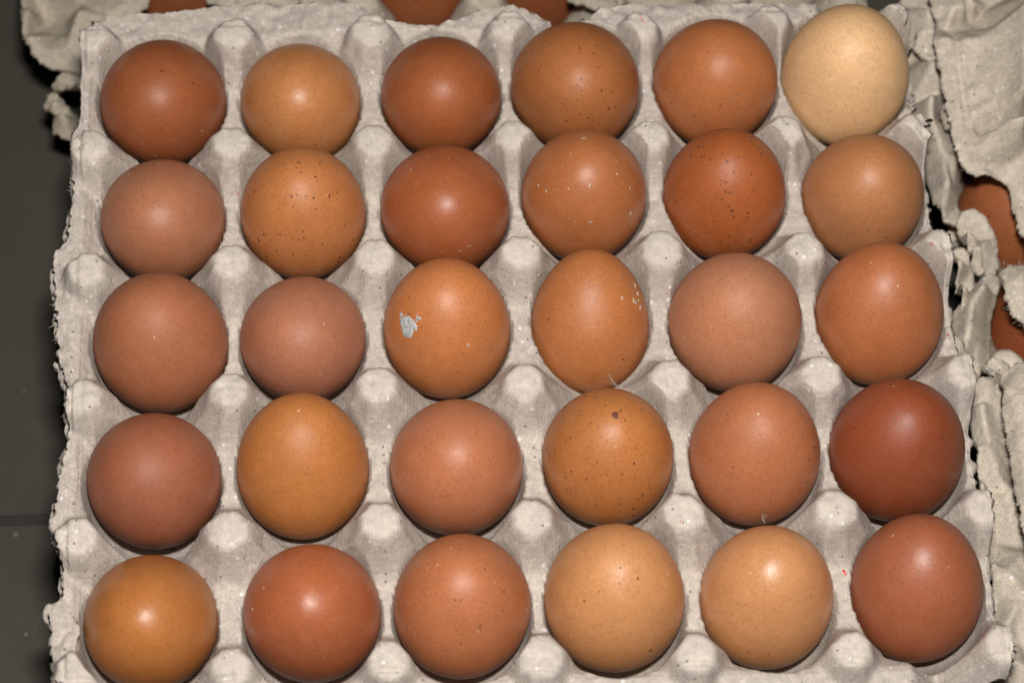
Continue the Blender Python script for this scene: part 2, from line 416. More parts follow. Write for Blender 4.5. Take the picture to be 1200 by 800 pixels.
# ------------------------------------------------------------------ tray builder
def build_tray(root, nodes, z0, H, eggs, E, n=48, m=14, mat=PULP, split=True, seed=0, rim=0.0385, thick=0.0016, sides='LRBF'):
    """nodes[i][j] = xy of the peg lattice (columns i left to right, rows j back to front);
    E = dict of functions giving how far the moulded edge reaches beyond the outer pegs"""
    nodes = np.asarray(nodes, float)
    NI, NJ = nodes.shape[0] - 1, nodes.shape[1] - 1
    P = 0.0485
    tout = np.linspace(1, 0, m + 1)[:-1]
    U = np.concatenate([-tout, np.linspace(0, NI, NI * n + 1), NI + tout[::-1]])
    V = np.concatenate([-tout, np.linspace(0, NJ, NJ * n + 1), NJ + tout[::-1]])
    UU, VV = np.meshgrid(U, V, indexing='ij')
    uc = np.clip(UU, 0, NI); vc = np.clip(VV, 0, NJ)
    i0 = np.minimum(uc.astype(int), NI - 1); j0 = np.minimum(vc.astype(int), NJ - 1)
    fu = (uc - i0)[..., None]; fv = (vc - j0)[..., None]
    pos = (nodes[i0, j0] * (1 - fu) + nodes[i0 + 1, j0] * fu) * (1 - fv) + (nodes[i0, j0 + 1] * (1 - fu) + nodes[i0 + 1, j0 + 1] * fu) * fv
    tl = np.clip(-UU, 0, 1); tr = np.clip(UU - NI, 0, 1); tb = np.clip(-VV, 0, 1); tf = np.clip(VV - NJ, 0, 1)
    def corner(t, o): return t * np.sqrt(np.maximum(0, 1 - 0.8 * o * o))
    to = np.maximum(tb, tf); so = np.maximum(tl, tr)
    yq = pos[..., 1]; xq = pos[..., 0]
    EL = corner(tl, to) * E['L'](yq); ER = corner(tr, to) * E['R'](yq)
    EB = corner(tb, so) * E['B'](xq); EF = corner(tf, so) * E['F'](xq)
    # outward directions of the lattice
    ax = nodes[-1, 0] - nodes[0, 0]; ax = ax / np.linalg.norm(ax); ay = np.array([-ax[1], ax[0]])
    pos = pos + ax * (ER - EL)[..., None] + ay * (EB - EF)[..., None]
    xn = uc * P + ER - EL; yn = vc * P - EB + EF
    ii = np.clip(np.rint(xn / P), 0, NI).astype(int); jj = np.clip(np.rint(yn / P), 0, NJ).astype(int)
    dx = np.abs(xn - ii * P); dy = np.abs(yn - jj * P)
    rs = np.random.default_rng(seed + 5)
    hv = rs.normal(0, 0.0006, (NI + 1, NJ + 1)); tx = rs.normal(0, 0.035, (NI + 1, NJ + 1)); ty = rs.normal(0, 0.035, (NI + 1, NJ + 1))
    tw = 0.0068 + rs.normal(0, 0.00025, (NI + 1, NJ + 1))
    X, Y = pos[..., 0], pos[..., 1]
    d = np.maximum(smax(dx, dy * 0.97, 0.0026), (dx + dy) * 0.74)
    d = d + 0.0006 * fbm(X * 160, Y * 160, seed + 2, 2)
    hpk = H + hv[ii, jj] + (xn - ii * P) * tx[ii, jj] + (yn - jj * P) * ty[ii, jj]
    dd = d - tw[ii, jj]
    sp = lambda q, k: 0.5 * (q + np.sqrt(q * q + k * k))
    zp = hpk - 3.1 * sp(dd, 0.0009) + 1.1 * sp(dd - 0.0028, 0.0014) - 0.0007 * (np.minimum(d, 0.008) / 0.0066) ** 2
    saddle = smax(0.0300 - 0.8 * np.maximum(0, dx - 0.0060), 0.0170 - 0.25 * dy, 0.002)
    z = smax(zp, saddle, 0.0025)
    # raised outer rim
    eo = np.maximum.reduce([(ER - 1) * 0 + np.where(UU > NI, ER, xn - NI * P), np.where(UU < 0, EL, -xn),
                            np.where(VV < 0, EB, -yn), np.where(VV > NJ, EF, yn - NJ * P)])
    t_in = np.minimum.reduce([xn, NI * P - xn, yn, NJ * P - yn])      # distance inside the outer lattice lines
    rz = rim + 0.0011 * fbm(X * 45, Y * 45, seed + 8, 2)
    zr = rz - 1.35 * np.maximum(0, 0.0035 + t_in)
    zr = np.where(t_in < -0.0035, rz - 0.12 * (-t_in - 0.0035), zr)
    side_ok = np.ones_like(zr)
    if 'R' not in sides: side_ok = side_ok * (1 - np.clip((xn - (NI - 0.6) * P) / (0.3 * P), 0, 1))
    zr = zr * side_ok + (0.018 - 0.5 * np.maximum(0, xn - NI * P)) * (1 - side_ok)
    z = smax(z, zr, 0.0016)
    # fold line between rim and pegs
    z = z - 0.0009 * np.exp(-((t_in + 0.0036) / 0.0007) ** 2) * (np.abs(t_in) < 0.006)
    # hollow for every egg
    lim = np.full(z.shape, 9.0)
    Rc = np.zeros(z.shape)
    for (ex, ey, er, gap) in eggs:
        r = np.hypot((X - ex) / (er + 0.0001), (Y - ey) / (er + gap))
        q = np.where(r < 1, 0.0305 - 0.0300 * np.sqrt(np.maximum(0, 1 - r * r)), 0.0305 + (r - 1) * 0.22)
        lim = np.minimum(lim, q)
    z = smin(z, lim, 0.0009)
    # seam of the mould, and the hand of the pulp
    z = z - 0.00055 * np.exp(-(dx / 0.00035) ** 2) * np.clip(0.6 + 0.9 * fbm(X * 240, Y * 240, seed + 21, 2), 0, 1) - 0.00022 * np.exp(-((dx - 0.0017) / 0.0004) ** 2) * (dy > 0.007)
    z = z - 0.0003 * np.exp(-(dy / 0.0004) ** 2) * (dx < 0.007) * np.clip(fbm(X * 300, Y * 300, seed + 22, 2) + 0.3, 0, 1)
    z = z + 0.0007 * fbm(X * 110, Y * 110, seed, 3) + 0.00022 * fbm(X * 420, Y * 420, seed + 14, 3) + 0.00016 * fbm(X * 1100, Y * 700, seed + 4, 2)
    dent = np.clip(fbm(X * 190, Y * 190, seed + 17, 2) - 0.34, 0, 1); z = z - 0.0018 * dent
    wr = np.clip((xn - NI * P + 0.004) / 0.006, 0, 1)
    z = z + wr * (0.0026 * fbm(X * 210, Y * 210, seed + 23, 3)) if 'R' not in sides else z
    edge = np.maximum.reduce([tl, tr, tb, tf])
    z = z + edge ** 2 * (0.0016 * fbm(X * 260, Y * 260, seed + 6, 3))
    pts = np.concatenate([pos, (z + z0)[..., None]], -1)
    du = np.gradient(pts, axis=0); dv = np.gradient(pts, axis=1)
    nrm = np.cross(dv, du); nrm /= np.linalg.norm(nrm, axis=-1, keepdims=True) + 1e-12
    nrm = np.where(nrm[..., 2:3] < 0, -nrm, nrm)
    nu_, nv_ = len(U), len(V)
    idx = np.arange(nu_ * nv_).reshape(nu_, nv_)
    quads = np.stack([idx[:-1, :-1], idx[:-1, 1:], idx[1:, 1:], idx[1:, :-1]], -1).reshape(-1, 4)
    pf = pts.reshape(-1, 3); nf = nrm.reshape(-1, 3)
    ctr = lambda a: (a[:-1, :-1] + a[:-1, 1:] + a[1:, 1:] + a[1:, :-1]).reshape(-1) / 4
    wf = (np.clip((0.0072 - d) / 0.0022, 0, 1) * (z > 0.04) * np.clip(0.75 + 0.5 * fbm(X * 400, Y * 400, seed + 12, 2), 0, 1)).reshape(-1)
    zc, dc, tic = ctr(z), ctr(np.hypot(dx, dy)), ctr(t_in)
    lic = ctr(np.where(np.abs(z - lim) < 0.0016, 1.0, 0.0))
    iic = ii[:-1, :-1].reshape(-1); jjc = jj[:-1, :-1].reshape(-1)
    uq = UU[:-1, :-1].reshape(-1); vq = VV[:-1, :-1].reshape(-1)
    part = np.zeros(len(quads), int)                    # 0 the web of dividers
    if split:
        cell = np.clip(uq.astype(int), 0, NI - 1) * NJ + np.clip(vq.astype(int), 0, NJ - 1)
        part = np.where((lic > 0.5) & (zc < 0.0285), 1000 + cell, part)
        rimq = (tic < -0.0036)
        which = np.argmax(np.stack([ctr(EL), ctr(ER), ctr(EB), ctr(EF)]), 0)
        part = np.where(rimq, 3000 + which, part)
        part = np.where((zc > 0.0325) & (dc < 0.0125) & ~rimq, 2000 + iic * (NJ + 1) + jjc, part)
    for pid in np.unique(part):
        qs = quads[part == pid]
        used, inv = np.unique(qs, return_inverse=True)
        fc = inv.reshape(qs.shape)
        nm = 'dividers' if pid == 0 else 'cup' if pid < 2000 else 'peg' if pid < 3000 else 'rim'
        vv = pf[used]; nn = nf[used]
        mesh_obj(nm, vv, fc, mat, root, nn, pale_top=wf[used])
    # the underside and the torn thickness at the outer edge
    zb = pf - nf * thick; zb[:, 2] = np.minimum(zb[:, 2], pf[:, 2] - thick * 0.75)
    st = 2
    sub = idx[::st, ::st] if (nu_ - 1) % st == 0 and (nv_ - 1) % st == 0 else idx
    used, inv = np.unique(sub, return_inverse=True); sub2 = inv.reshape(sub.shape)
    qb = np.stack([sub2[:-1, :-1], sub2[1:, :-1], sub2[1:, 1:], sub2[:-1, 1:]], -1).reshape(-1, 4)
    mesh_obj('underside', zb[used], qb, mat, root)
    ring = np.concatenate([idx[:, 0], idx[-1, 1:], idx[-2::-1, -1], idx[0, -2:0:-1]])
    top = pf[ring]; bot = zb[ring]
    k = len(ring)
    jit = 0.0007 * fbm(top[:, 0] * 900, top[:, 1] * 900, seed + 9, 2)
    cen = top[:, :2].mean(0); outd = top[:, :2] - cen; outd /= np.linalg.norm(outd, axis=1, keepdims=True)
    mid = (top + bot) / 2; mid[:, :2] += outd * (0.0007 + jit)[:, None]
    vv = np.concatenate([top, mid, bot]); ff = []
    for a in range(k):
        b = (a + 1) % k
        ff.append([a, k + a, k + b, b]); ff.append([k + a, 2 * k + a, 2 * k + b, k + b])
    mesh_obj('torn_edge', vv, ff, mat, root)
    return ring, pf

H = 0.047
PEGS = {
(1,0):(272,46),(2,0):(435,39),(3,0):(597,35),(4,0):(753,37),(5,0):(905,29),
(1,1):(270,175),(2,1):(439,172),(3,1):(602,167),(4,1):(765,162),(5,1):(922,159),
(1,2):(270,314),(2,2):(439,307),(3,2):(611,302),(4,2):(776,299),(5,2):(945,298),
(1,3):(268,466),(2,3):(442,459),(3,3):(616,454),(4,3):(786,450),(5,3):(965,446),
(1,4):(267,631),(2,4):(445,621),(3,4):(624,615),(4,4):(803,611),(5,4):(982,606),
(1,5):(270,790),(2,5):(456,784),(3,5):(636,780),(4,5):(817,775),(5,5):(1002,770)}
nodes = np.zeros((7, 6, 2))
for (i, j), uv in PEGS.items():
    nodes[i, j] = at(uv[0], uv[1], H)[:2] + np.array([0, 0.0032])
for j in range(6):
    nodes[0, j] = nodes[1, j] + (nodes[1, j] - nodes[3, j]) / 2 * np.array([0.985, 1])
    nodes[6, j] = nodes[5, j] + (nodes[5, j] - nodes[3, j]) / 2 * np.array([0.985, 1])

def edge_fn(pix, z, axis, line, sign, fray, seed, floor_=0.003):
    """torn outline: photo pixels of the edge -> reach beyond the lattice line"""
    W = np.array([at(px, py, z)[:2] for px, py in pix])
    o = np.argsort(W[:, axis]); W = W[o]
    other = 1 - axis
    def f(s):
        e = sign * (np.interp(s, W[:, axis], W[:, other]) - line(s))
        e = e + (fray if axis == 0 or sign > 0 else fray * np.clip(0.15 + (0.100 - s) / 0.03, 0.15, 1)) * (0.5 * fbm(s * 420, s * 0 + seed, seed, 3) + 0.6 * vnoise(s * 2100, s * 0 + seed, seed + 3))
        return np.maximum(floor_, e)
    return f
def line_of(pts, axis):
    pts = np.array(pts); o = np.argsort(pts[:, axis]); a = pts[o]
    return lambda s: np.interp(s, a[:, axis], a[:, 1 - axis])
left_px = [(104,30),(99,60),(97,100),(95,150),(86,165),(88,200),(86,250),(80,285),(63,303),(66,350),(70,400),(72,430),(80,450),(83,480),(82,520),(75,545),(66,600),(60,617),(70,640),(76,670),(75,700),(58,716),(61,740),(66,800)]
right_px = [(1052,10),(1062,60),(1075,130),(1083,160),(1084,230),(1092,280),(1106,300),(1104,340),(1112,380),(1124,420),(1130,445),(1128,500),(1134,540),(1146,590),(1150,640),(1150,700),(1158,760),(1166,800)]
back_px = [(115,24),(152,16),(216,13),(270,6),(400,3),(425,8),(432,20),(445,26),(500,34),(540,22),(575,9),(600,7),(630,20),(650,32),(690,24),(705,10),(750,4),(850,6),(905,3),(1000,8),(1050,8)]
ED = dict(
    L=edge_fn(left_px, 0.036, 1, line_of(nodes[0], 1), -1, 0.0012, 3),
    R=edge_fn([(a - 7, b) for a, b in right_px], 0.030, 1, line_of(nodes[6], 1), 1, 0.0026, 5, 0.002),
    B=edge_fn(back_px, 0.037, 0, line_of(nodes[:, 0], 0), 1, 0.0006, 8),
    F=lambda s: 0.009 + 0 * s)
tray = empty('egg_tray', (0, 0, 0))
tag(tray, 'grey moulded pulp tray holding thirty brown eggs, torn along its left edge', 'egg tray')
ecells = [(e[0] / 1000, e[1] / 1000 - (0.0014, 0.0016, 0.0024, 0.0032, 0.0034)[k // 6], e[2] / 2000, (0.0018, 0.0022, 0.0032, 0.0040, 0.0042)[k // 6]) for k, e in enumerate(EGGS)]
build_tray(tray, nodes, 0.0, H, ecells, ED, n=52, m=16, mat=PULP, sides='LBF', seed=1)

# ------------------------------------------------------------------ torn sheets of pulp
def in_poly(x, y, poly):
    ins = np.zeros(x.shape, bool); n = len(poly)
    for a in range(n):
        x0, y0 = poly[a]; x1, y1 = poly[(a + 1) % n]
        c = ((y0 > y) != (y1 > y)) & (x < (x1 - x0) * (y - y0) / (y1 - y0 + 1e-15) + x0)
        ins ^= c
    return ins
def sheet(name, outline, inner, mat, parent=None, step=0.0009, thick=0.0020, fray=0.0011, rough=0.0006, smooth=2, seed=0, loc=None):
    """a torn piece of moulded pulp: outline and inner creases given as (photo x, photo y, height in mm)"""
    fray *= 0.75; rough *= 0.7
    C3 = np.array([at(px, py, z / 1000.0) for px, py, z in outline])
    I3 = np.array([at(px, py, z / 1000.0) for px, py, z in inner]) if inner else np.zeros((0, 3))
    A = np.concatenate([C3, I3])
    # frayed outline
    poly = []
    nC = len(C3)
    for a in range(nC):
        p, q = C3[a, :2], C3[(a + 1) % nC, :2]
        L = np.linalg.norm(q - p); k = max(1, int(L / 0.0006))
        nrm = np.array([q[1] - p[1], p[0] - q[0]]) / (L + 1e-12)
        for s in range(k):
            c = p + (q - p) * s / k
            w = 0.7 * fbm(c[0] * 330, c[1] * 330, seed, 3) + 0.5 * vnoise(c[0] * 1700, c[1] * 1700, seed + 2)
            poly.append(c + nrm * fray * float(w))
    poly = np.array(poly)
    lo = poly.min(0) - step * 2; hi = poly.max(0) + step * 2
    gx = np.arange(lo[0], hi[0], step); gy = np.arange(lo[1], hi[1], step)
    GX, GY = np.meshgrid(gx, gy, indexing='ij')
    # heights: linear over a triangulation, then eased
    co = [Vector((p[0], p[1])) for p in A]
    vs, _, tris, orig, _, _ = delaunay_2d_cdt(co, [], [], 0, 1e-7)
    hz = np.array([A[o[0], 2] for o in orig])
    Z = np.full(GX.shape, np.nan)
    for t in tris:
        a, b, c = [np.array(vs[k]) for k in t]
        det = (b[1] - c[1]) * (a[0] - c[0]) + (c[0] - b[0]) * (a[1] - c[1])
        if abs(det) < 1e-14: continue
        i0, i1 = np.searchsorted(gx, [min(a[0], b[0], c[0]), max(a[0], b[0], c[0])]); j0, j1 = np.searchsorted(gy, [min(a[1], b[1], c[1]), max(a[1], b[1], c[1])])
        sx = GX[i0:i1 + 1, j0:j1 + 1]; sy = GY[i0:i1 + 1, j0:j1 + 1]
        l1 = ((b[1] - c[1]) * (sx - c[0]) + (c[0] - b[0]) * (sy - c[1])) / det
        l2 = ((c[1] - a[1]) * (sx - c[0]) + (a[0] - c[0]) * (sy - c[1])) / det
        l3 = 1 - l1 - l2
        k = (l1 >= -1e-6) & (l2 >= -1e-6) & (l3 >= -1e-6)
        zz = l1 * hz[t[0]] + l2 * hz[t[1]] + l3 * hz[t[2]]
        Z[i0:i1 + 1, j0:j1 + 1] = np.where(k, zz, Z[i0:i1 + 1, j0:j1 + 1])
    for it in range(60):                        # spread outward past the hull
        bad = np.isnan(Z)
        if not bad.any(): break
        Q = np.pad(Z, 1, constant_values=np.nan)
        st = np.stack([Q[:-2, 1:-1], Q[2:, 1:-1], Q[1:-1, :-2], Q[1:-1, 2:]])
        with np.errstate(all='ignore'):
            import warnings; warnings.simplefilter('ignore')
            mnn = np.nanmean(st, 0)
        Z = np.where(bad, mnn, Z)
    Z = np.nan_to_num(Z, nan=float(A[:, 2].mean()))
    for it in range(smooth):
        Q = np.pad(Z, 1, mode='edge')
        Z = (Q[:-2, 1:-1] + Q[2:, 1:-1] + Q[1:-1, :-2] + Q[1:-1, 2:] + 2 * Z) / 6
    Z = Z + rough * (fbm(GX * 140, GY * 140, seed + 1, 3) + 0.45 * fbm(GX * 600, GY * 600, seed + 3, 2))
    ins = in_poly(GX, GY, poly)
    fa = ins[:-1, :-1].astype(int) + ins[1:, :-1] + ins[1:, 1:] + ins[:-1, 1:]
    keep = fa >= 3
    idx = np.arange(GX.size).reshape(GX.shape)
    Q = np.stack([idx[:-1, :-1], idx[1:, :-1], idx[1:, 1:], idx[:-1, 1:]], -1)[keep]
    used, inv = np.unique(Q, return_inverse=True); F = inv.reshape(Q.shape)
    XY = np.stack([GX.reshape(-1)[used], GY.reshape(-1)[used]], 1); ZZ = Z.reshape(-1)[used]
    # boundary edges
    ed = {}
    for f in F:
        for a in range(4):
            ed[(f[a], f[(a + 1) % 4])] = 1
    bnd = [(a, b) for (a, b) in ed if (b, a) not in ed]
    bv = sorted({v for e in bnd for v in e})
    seg0 = poly; seg1 = np.roll(poly, -1, 0); sd = seg1 - seg0; sl = (sd ** 2).sum(1) + 1e-18
    for v in bv:                                 # pull the rim onto the torn outline
        t = np.clip(((XY[v] - seg0) * sd).sum(1) / sl, 0, 1)
        pr = seg0 + sd * t[:, None]; dd = ((pr - XY[v]) ** 2).sum(1); q = pr[dd.argmin()]
        if dd.min() < (1.6 * step) ** 2: XY[v] = q
    n = len(used)
    th = thick * (1 + 0.4 * fbm(XY[:, 0] * 300, XY[:, 1] * 300, seed + 7, 2))
    top = np.concatenate([XY, ZZ[:, None]], 1); bot = np.concatenate([XY, (ZZ - th)[:, None]], 1)
    ctr = poly.mean(0)
    mids = {}; mv = []
    for v in bv:
        mids[v] = 2 * n + len(mv)
        d = XY[v] - ctr; d = d / (np.linalg.norm(d) + 1e-9)
        mv.append(np.array([*(XY[v] + d * random.uniform(0.0001, 0.0011)), ZZ[v] - th[v] * random.uniform(0.35, 0.65)]))
    V = np.concatenate([top, bot, np.array(mv)])
    FF = F.tolist() + [[a + n for a in f[::-1]] for f in F.tolist()]
    for a, b in bnd:
        FF.append([int(b), int(a), mids[a], mids[b]]); FF.append([mids[b], mids[a], int(a) + n, int(b) + n])
    if loc is not None: V = V - np.array(loc)
    o = mesh_obj(name, V, FF, mat, parent)
    if loc is not None: o.location = loc
    return o, [np.array([*XY[v], ZZ[v]]) for v in bv]

def fibres(name, pts, count, mat, parent, length=(0.0015, 0.005), rad=0.00010, seed=0, centre=None):
    """loose paper hairs standing out of torn edges, joined"""
    rg = random.Random(seed); V = []; F = []
    pts = [np.array(p) for p in pts]
    cen = np.mean(pts, 0) if centre is None else np.array(centre)
    for _ in range(count):
        p = rg.choice(pts).copy()
        d = p - cen; d[2] = 0; d = d / (np.linalg.norm(d) + 1e-9)
        a = rg.uniform(-1.2, 1.2); d = np.array([d[0] * math.cos(a) - d[1] * math.sin(a), d[0] * math.sin(a) + d[1] * math.cos(a), rg.uniform(-0.3, 0.5)])
        L = rg.uniform(*length); bend = np.array([rg.uniform(-1, 1), rg.uniform(-1, 1), rg.uniform(-0.6, 0.6)])
        p = p - d * 0.0006
        k = 5; b0 = len(V)
        for s in range(k):
            t = s / (k - 1); c = p + d * L * t + bend * L * 0.5 * t * t
            r = rad * (1 - 0.75 * t)
            for q in range(3):
                th = 2.094 * q; V.append(c + np.array([math.cos(th), math.sin(th), 0]) * r + np.array([0, 0, math.sin(th + 1) * r]))
        for s in range(k - 1):
            for q in range(3):
                F.append([b0 + s * 3 + q, b0 + s * 3 + (q + 1) % 3, b0 + (s + 1) * 3 + (q + 1) % 3, b0 + (s + 1) * 3 + q])
    o = mesh_obj(name, V, F, mat, parent)
    o['kind'] = 'stuff'
    return o

# fibres and flakes along the main tray's torn left edge and its right edge
Lpts = [at(px + random.uniform(-2, 4), py, 0.035) for px, py in
        [(np.interp(t, [p[1] for p in left_px], [p[0] for p in left_px]), t) for t in np.linspace(165, 800, 260)]]
ys_ = np.linspace(172, 800, 46)
def torn_layer(y0, y1, off, wid, z, sd):
    yy = np.arange(y0, y1, 11.0)
    xl = np.interp(yy, [p[1] for p in left_px], [p[0] for p in left_px]) + off + 5.0 * vnoise(yy * 0.05, yy * 0, sd) + 2.5 * vnoise(yy * 0.21, yy * 0, sd + 1)
    out = [(x, y, z + 2.0 * float(vnoise(y * 0.07, 0.0, sd + 3))) for x, y in zip(xl, yy)] + [(x + wid, y, z + 3) for x, y in list(zip(xl, yy))[::-1]]
    sheet('torn_layer', out, [(x + wid * 0.5, y, z + 2.6) for x, y in list(zip(xl, yy))[1:-1:2]], PULP, tray, fray=0.0016, seed=100 + sd, rough=0.0012, thick=0.0016)
torn_layer(176, 296, -4, 20, 31.0, 1); torn_layer(310, 440, -4, 18, 30.5, 2); torn_layer(425, 560, -6, 20, 31.5, 3)
torn_layer(590, 705, -5, 20, 30.5, 4); torn_layer(690, 812, -4, 20, 31.0, 5)
fibres('torn_fibres', Lpts, 70, FIBRE, tray, length=(0.0008, 0.0028), rad=0.00012, seed=2, centre=(0.2, -0.02, 0.03))
sheet('torn_flake', [(64,303,36),(72,297,38),(88,300,38),(92,330,37),(90,380,36),(86,425,36),(78,436,34),(70,425,32),(72,400,33),(66,350,34)], [(76,340,39),(79,400,38),(82,330,35.5)], PULP, tray, fray=0.0013, seed=21, rough=0.0009)
sheet('torn_flake', [(72,545,37),(86,532,38),(92,560,37),(88,590,37),(80,640,36),(72,650,33),(66,622,33),(60,616,33),(68,596,35)], [(78,570,40),(76,610,39)], PULP, tray, fray=0.0014, seed=22, rough=0.0009)
sheet('torn_flake', [(58,716,33),(66,722,36),(80,715,38),(92,735,37),(86,775,36),(72,812,35),(62,800,33),(62,745,32)], [(76,745,39),(70,780,38)], PULP, tray, fray=0.0014, seed=23, rough=0.0009)
sheet('torn_flake', [(84,165,33),(92,150,35),(104,160,38),(106,190,37),(98,230,36),(90,285,36),(84,280,33),(86,230,33),(83,195,32)], [(95,175,38),(92,215,37)], PULP, tray, fray=0.0013, seed=24, rough=0.0009)

# ------------------------------------------------------------------ lower tray, seen behind the main one
LOW = -0.062
ea = at(493, -28, LOW + 0.030); eb = at(632, -32, LOW + 0.030); 
axl = (eb - ea)[:2]; axl = axl / np.linalg.norm(axl); ayl = np.array([-axl[1], axl[0]])
org = ea[:2] - axl * 0.0485 * 2.5 + ayl * 0.0485 * 0.5     # outer back left peg
nl = np.zeros((7, 6, 2))
for i in range(7):
    for j in range(6):
        nl[i, j] = org + axl * 0.0485 * i - ayl * 0.0485 * j
low = empty('egg_tray', (org[0], org[1], LOW))
tag(low, 'dusty lower pulp tray showing behind the grey tray, its left corner torn', 'egg tray')
def lowcell(i, j):
    return org + axl * 0.0485 * (i + 0.5) - ayl * 0.0485 * (j + 0.5)
class Sub:      # parents built meshes under an Empty that does not stand at the origin
    pass
kids0 = set(bpy.data.objects)
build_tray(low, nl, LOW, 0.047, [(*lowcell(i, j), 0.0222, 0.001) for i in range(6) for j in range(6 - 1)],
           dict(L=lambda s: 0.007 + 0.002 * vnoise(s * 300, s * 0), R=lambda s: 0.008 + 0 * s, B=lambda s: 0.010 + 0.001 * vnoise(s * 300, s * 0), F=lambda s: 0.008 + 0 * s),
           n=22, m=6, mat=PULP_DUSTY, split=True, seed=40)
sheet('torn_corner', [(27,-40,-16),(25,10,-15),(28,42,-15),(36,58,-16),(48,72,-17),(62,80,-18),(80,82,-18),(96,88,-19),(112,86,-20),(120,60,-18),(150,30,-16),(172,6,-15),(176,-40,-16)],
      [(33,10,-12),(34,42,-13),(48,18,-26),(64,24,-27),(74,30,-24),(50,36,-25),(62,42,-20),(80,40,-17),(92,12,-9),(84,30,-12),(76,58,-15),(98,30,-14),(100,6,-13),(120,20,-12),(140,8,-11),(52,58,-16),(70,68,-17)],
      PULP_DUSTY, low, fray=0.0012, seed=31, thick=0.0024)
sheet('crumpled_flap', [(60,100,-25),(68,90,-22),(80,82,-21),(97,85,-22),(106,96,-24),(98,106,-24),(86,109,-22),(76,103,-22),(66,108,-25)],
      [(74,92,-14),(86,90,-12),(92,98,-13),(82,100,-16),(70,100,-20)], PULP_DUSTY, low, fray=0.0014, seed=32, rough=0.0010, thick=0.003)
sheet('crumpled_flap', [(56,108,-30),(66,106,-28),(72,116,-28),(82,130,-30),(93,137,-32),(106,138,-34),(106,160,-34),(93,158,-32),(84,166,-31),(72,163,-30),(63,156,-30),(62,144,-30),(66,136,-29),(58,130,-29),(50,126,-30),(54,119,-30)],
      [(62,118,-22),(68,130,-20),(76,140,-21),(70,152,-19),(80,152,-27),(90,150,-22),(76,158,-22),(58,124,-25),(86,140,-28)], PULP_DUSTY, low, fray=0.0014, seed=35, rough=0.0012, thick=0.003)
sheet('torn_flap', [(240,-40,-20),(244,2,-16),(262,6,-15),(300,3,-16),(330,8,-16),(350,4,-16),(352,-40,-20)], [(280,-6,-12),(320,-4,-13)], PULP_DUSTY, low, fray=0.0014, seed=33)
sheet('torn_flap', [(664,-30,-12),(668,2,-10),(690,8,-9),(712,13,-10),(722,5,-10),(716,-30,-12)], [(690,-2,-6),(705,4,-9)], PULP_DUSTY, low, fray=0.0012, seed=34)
for o in [o for o in bpy.data.objects if o.parent == low and o.type == 'MESH']:
    o.data.transform(Matrix.Translation(-low.location))
GLOW = 'eggs in the lower tray behind'
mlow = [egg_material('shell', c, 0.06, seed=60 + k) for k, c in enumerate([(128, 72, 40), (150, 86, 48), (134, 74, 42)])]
for (i, mm, lab) in ((0, mlow[0], 'shaded brown egg peeping over the tray back edge at the far left'),
                     (2, mlow[1], 'brown egg showing through the notch broken in the tray back edge'),
                     (3, mlow[2], 'dark brown egg behind the arched piece of the tray back edge')):
    c = lowcell(i, 0)
    make_egg(c[0], c[1], 0.0445, 0, mm, lab, GLOW, zrest=LOW + 0.002, seed=i + 3)

# ------------------------------------------------------------------ right hand tray with its crumpled edge
RZ = FLOOR_Z + 0.024
ra = at(1192, 250, RZ + 0.030); rb = at(1230, 390, RZ + 0.030)
ayr = (ra - rb)[:2]; pr = np.linalg.norm(ayr); ayr = ayr / pr; axr = np.array([ayr[1], -ayr[0]])
orr = ra[:2] - axr * 0.0485 * 0.5 + ayr * 0.0485 * 1.5
right = empty('egg_tray', (orr[0], orr[1], RZ))
tag(right, 'right hand pulp tray with a crumpled torn edge and eggs under a broken cover', 'egg tray')
nr = np.zeros((4, 6, 2))
for i in range(4):
    for j in range(6):
        nr[i, j] = orr + axr * 0.0485 * i - ayr * 0.0485 * j
def rcell(i, j): return orr + axr * 0.0485 * (i + 0.5) - ayr * 0.0485 * (j + 0.5)
build_tray(right, nr, RZ, 0.047, [(*rcell(i, j), 0.0222, 0.001) for i in range(3) for j in range(5)],
           dict(L=lambda s: 0.006 + 0.002 * vnoise(s * 300, s * 0), R=lambda s: 0.008 + 0 * s, B=lambda s: 0.009 + 0 * s, F=lambda s: 0.009 + 0 * s),
           n=22, m=6, mat=PULP_WARM, split=True, seed=50)
S = lambda o, q, **k: sheet('torn_flap', o, [(a, b, 7 + (c - 7) * 1.3) for a, b, c in q], thick=0.0032, mat=PULP_WARM, parent=right, **k)
# long ribbed strip beside the back right eggs
S([(1046,28,2),(1054,8,4),(1070,-40,8),(1140,-40,-14),(1132,60,-14),(1133,140,-12),(1130,185,-6),(1123,215,0),(1122,242,0),(1130,258,2),(1118,262,4),(1106,256,4),(1091,235,4),(1084,200,0),(1070,160,0),(1062,128,0),(1056,90,0)],
  [(1090,10,16),(1102,20,10),(1084,60,8),(1094,72,17),(1092,110,18),(1092,140,14),(1103,60,6),(1103,100,5),(1102,140,5),(1106,70,10),(1108,110,8),(1112,150,8),(1113,70,-12),(1116,110,-12),(1119,150,-10),(1123,175,-8),(1106,180,12),(1112,210,16),(1116,245,16),(1122,190,10),(1119,225,8)], seed=51, rough=0.0010)
S([(1076,34,18),(1088,30,22),(1100,36,20),(1104,52,16),(1098,66,17),(1090,72,16),(1080,66,15),(1074,54,16)], [(1088,44,25),(1092,58,20)], seed=52, rough=0.0014, fray=0.0016)
S([(1104,122,14),(1116,116,20),(1132,118,18),(1136,150,16),(1134,176,14),(1124,182,15),(1120,168,16),(1108,158,14),(1102,142,14)], [(1114,130,25),(1124,132,22),(1126,156,23),(1114,148,18)], seed=53, rough=0.0012, fray=0.0014)
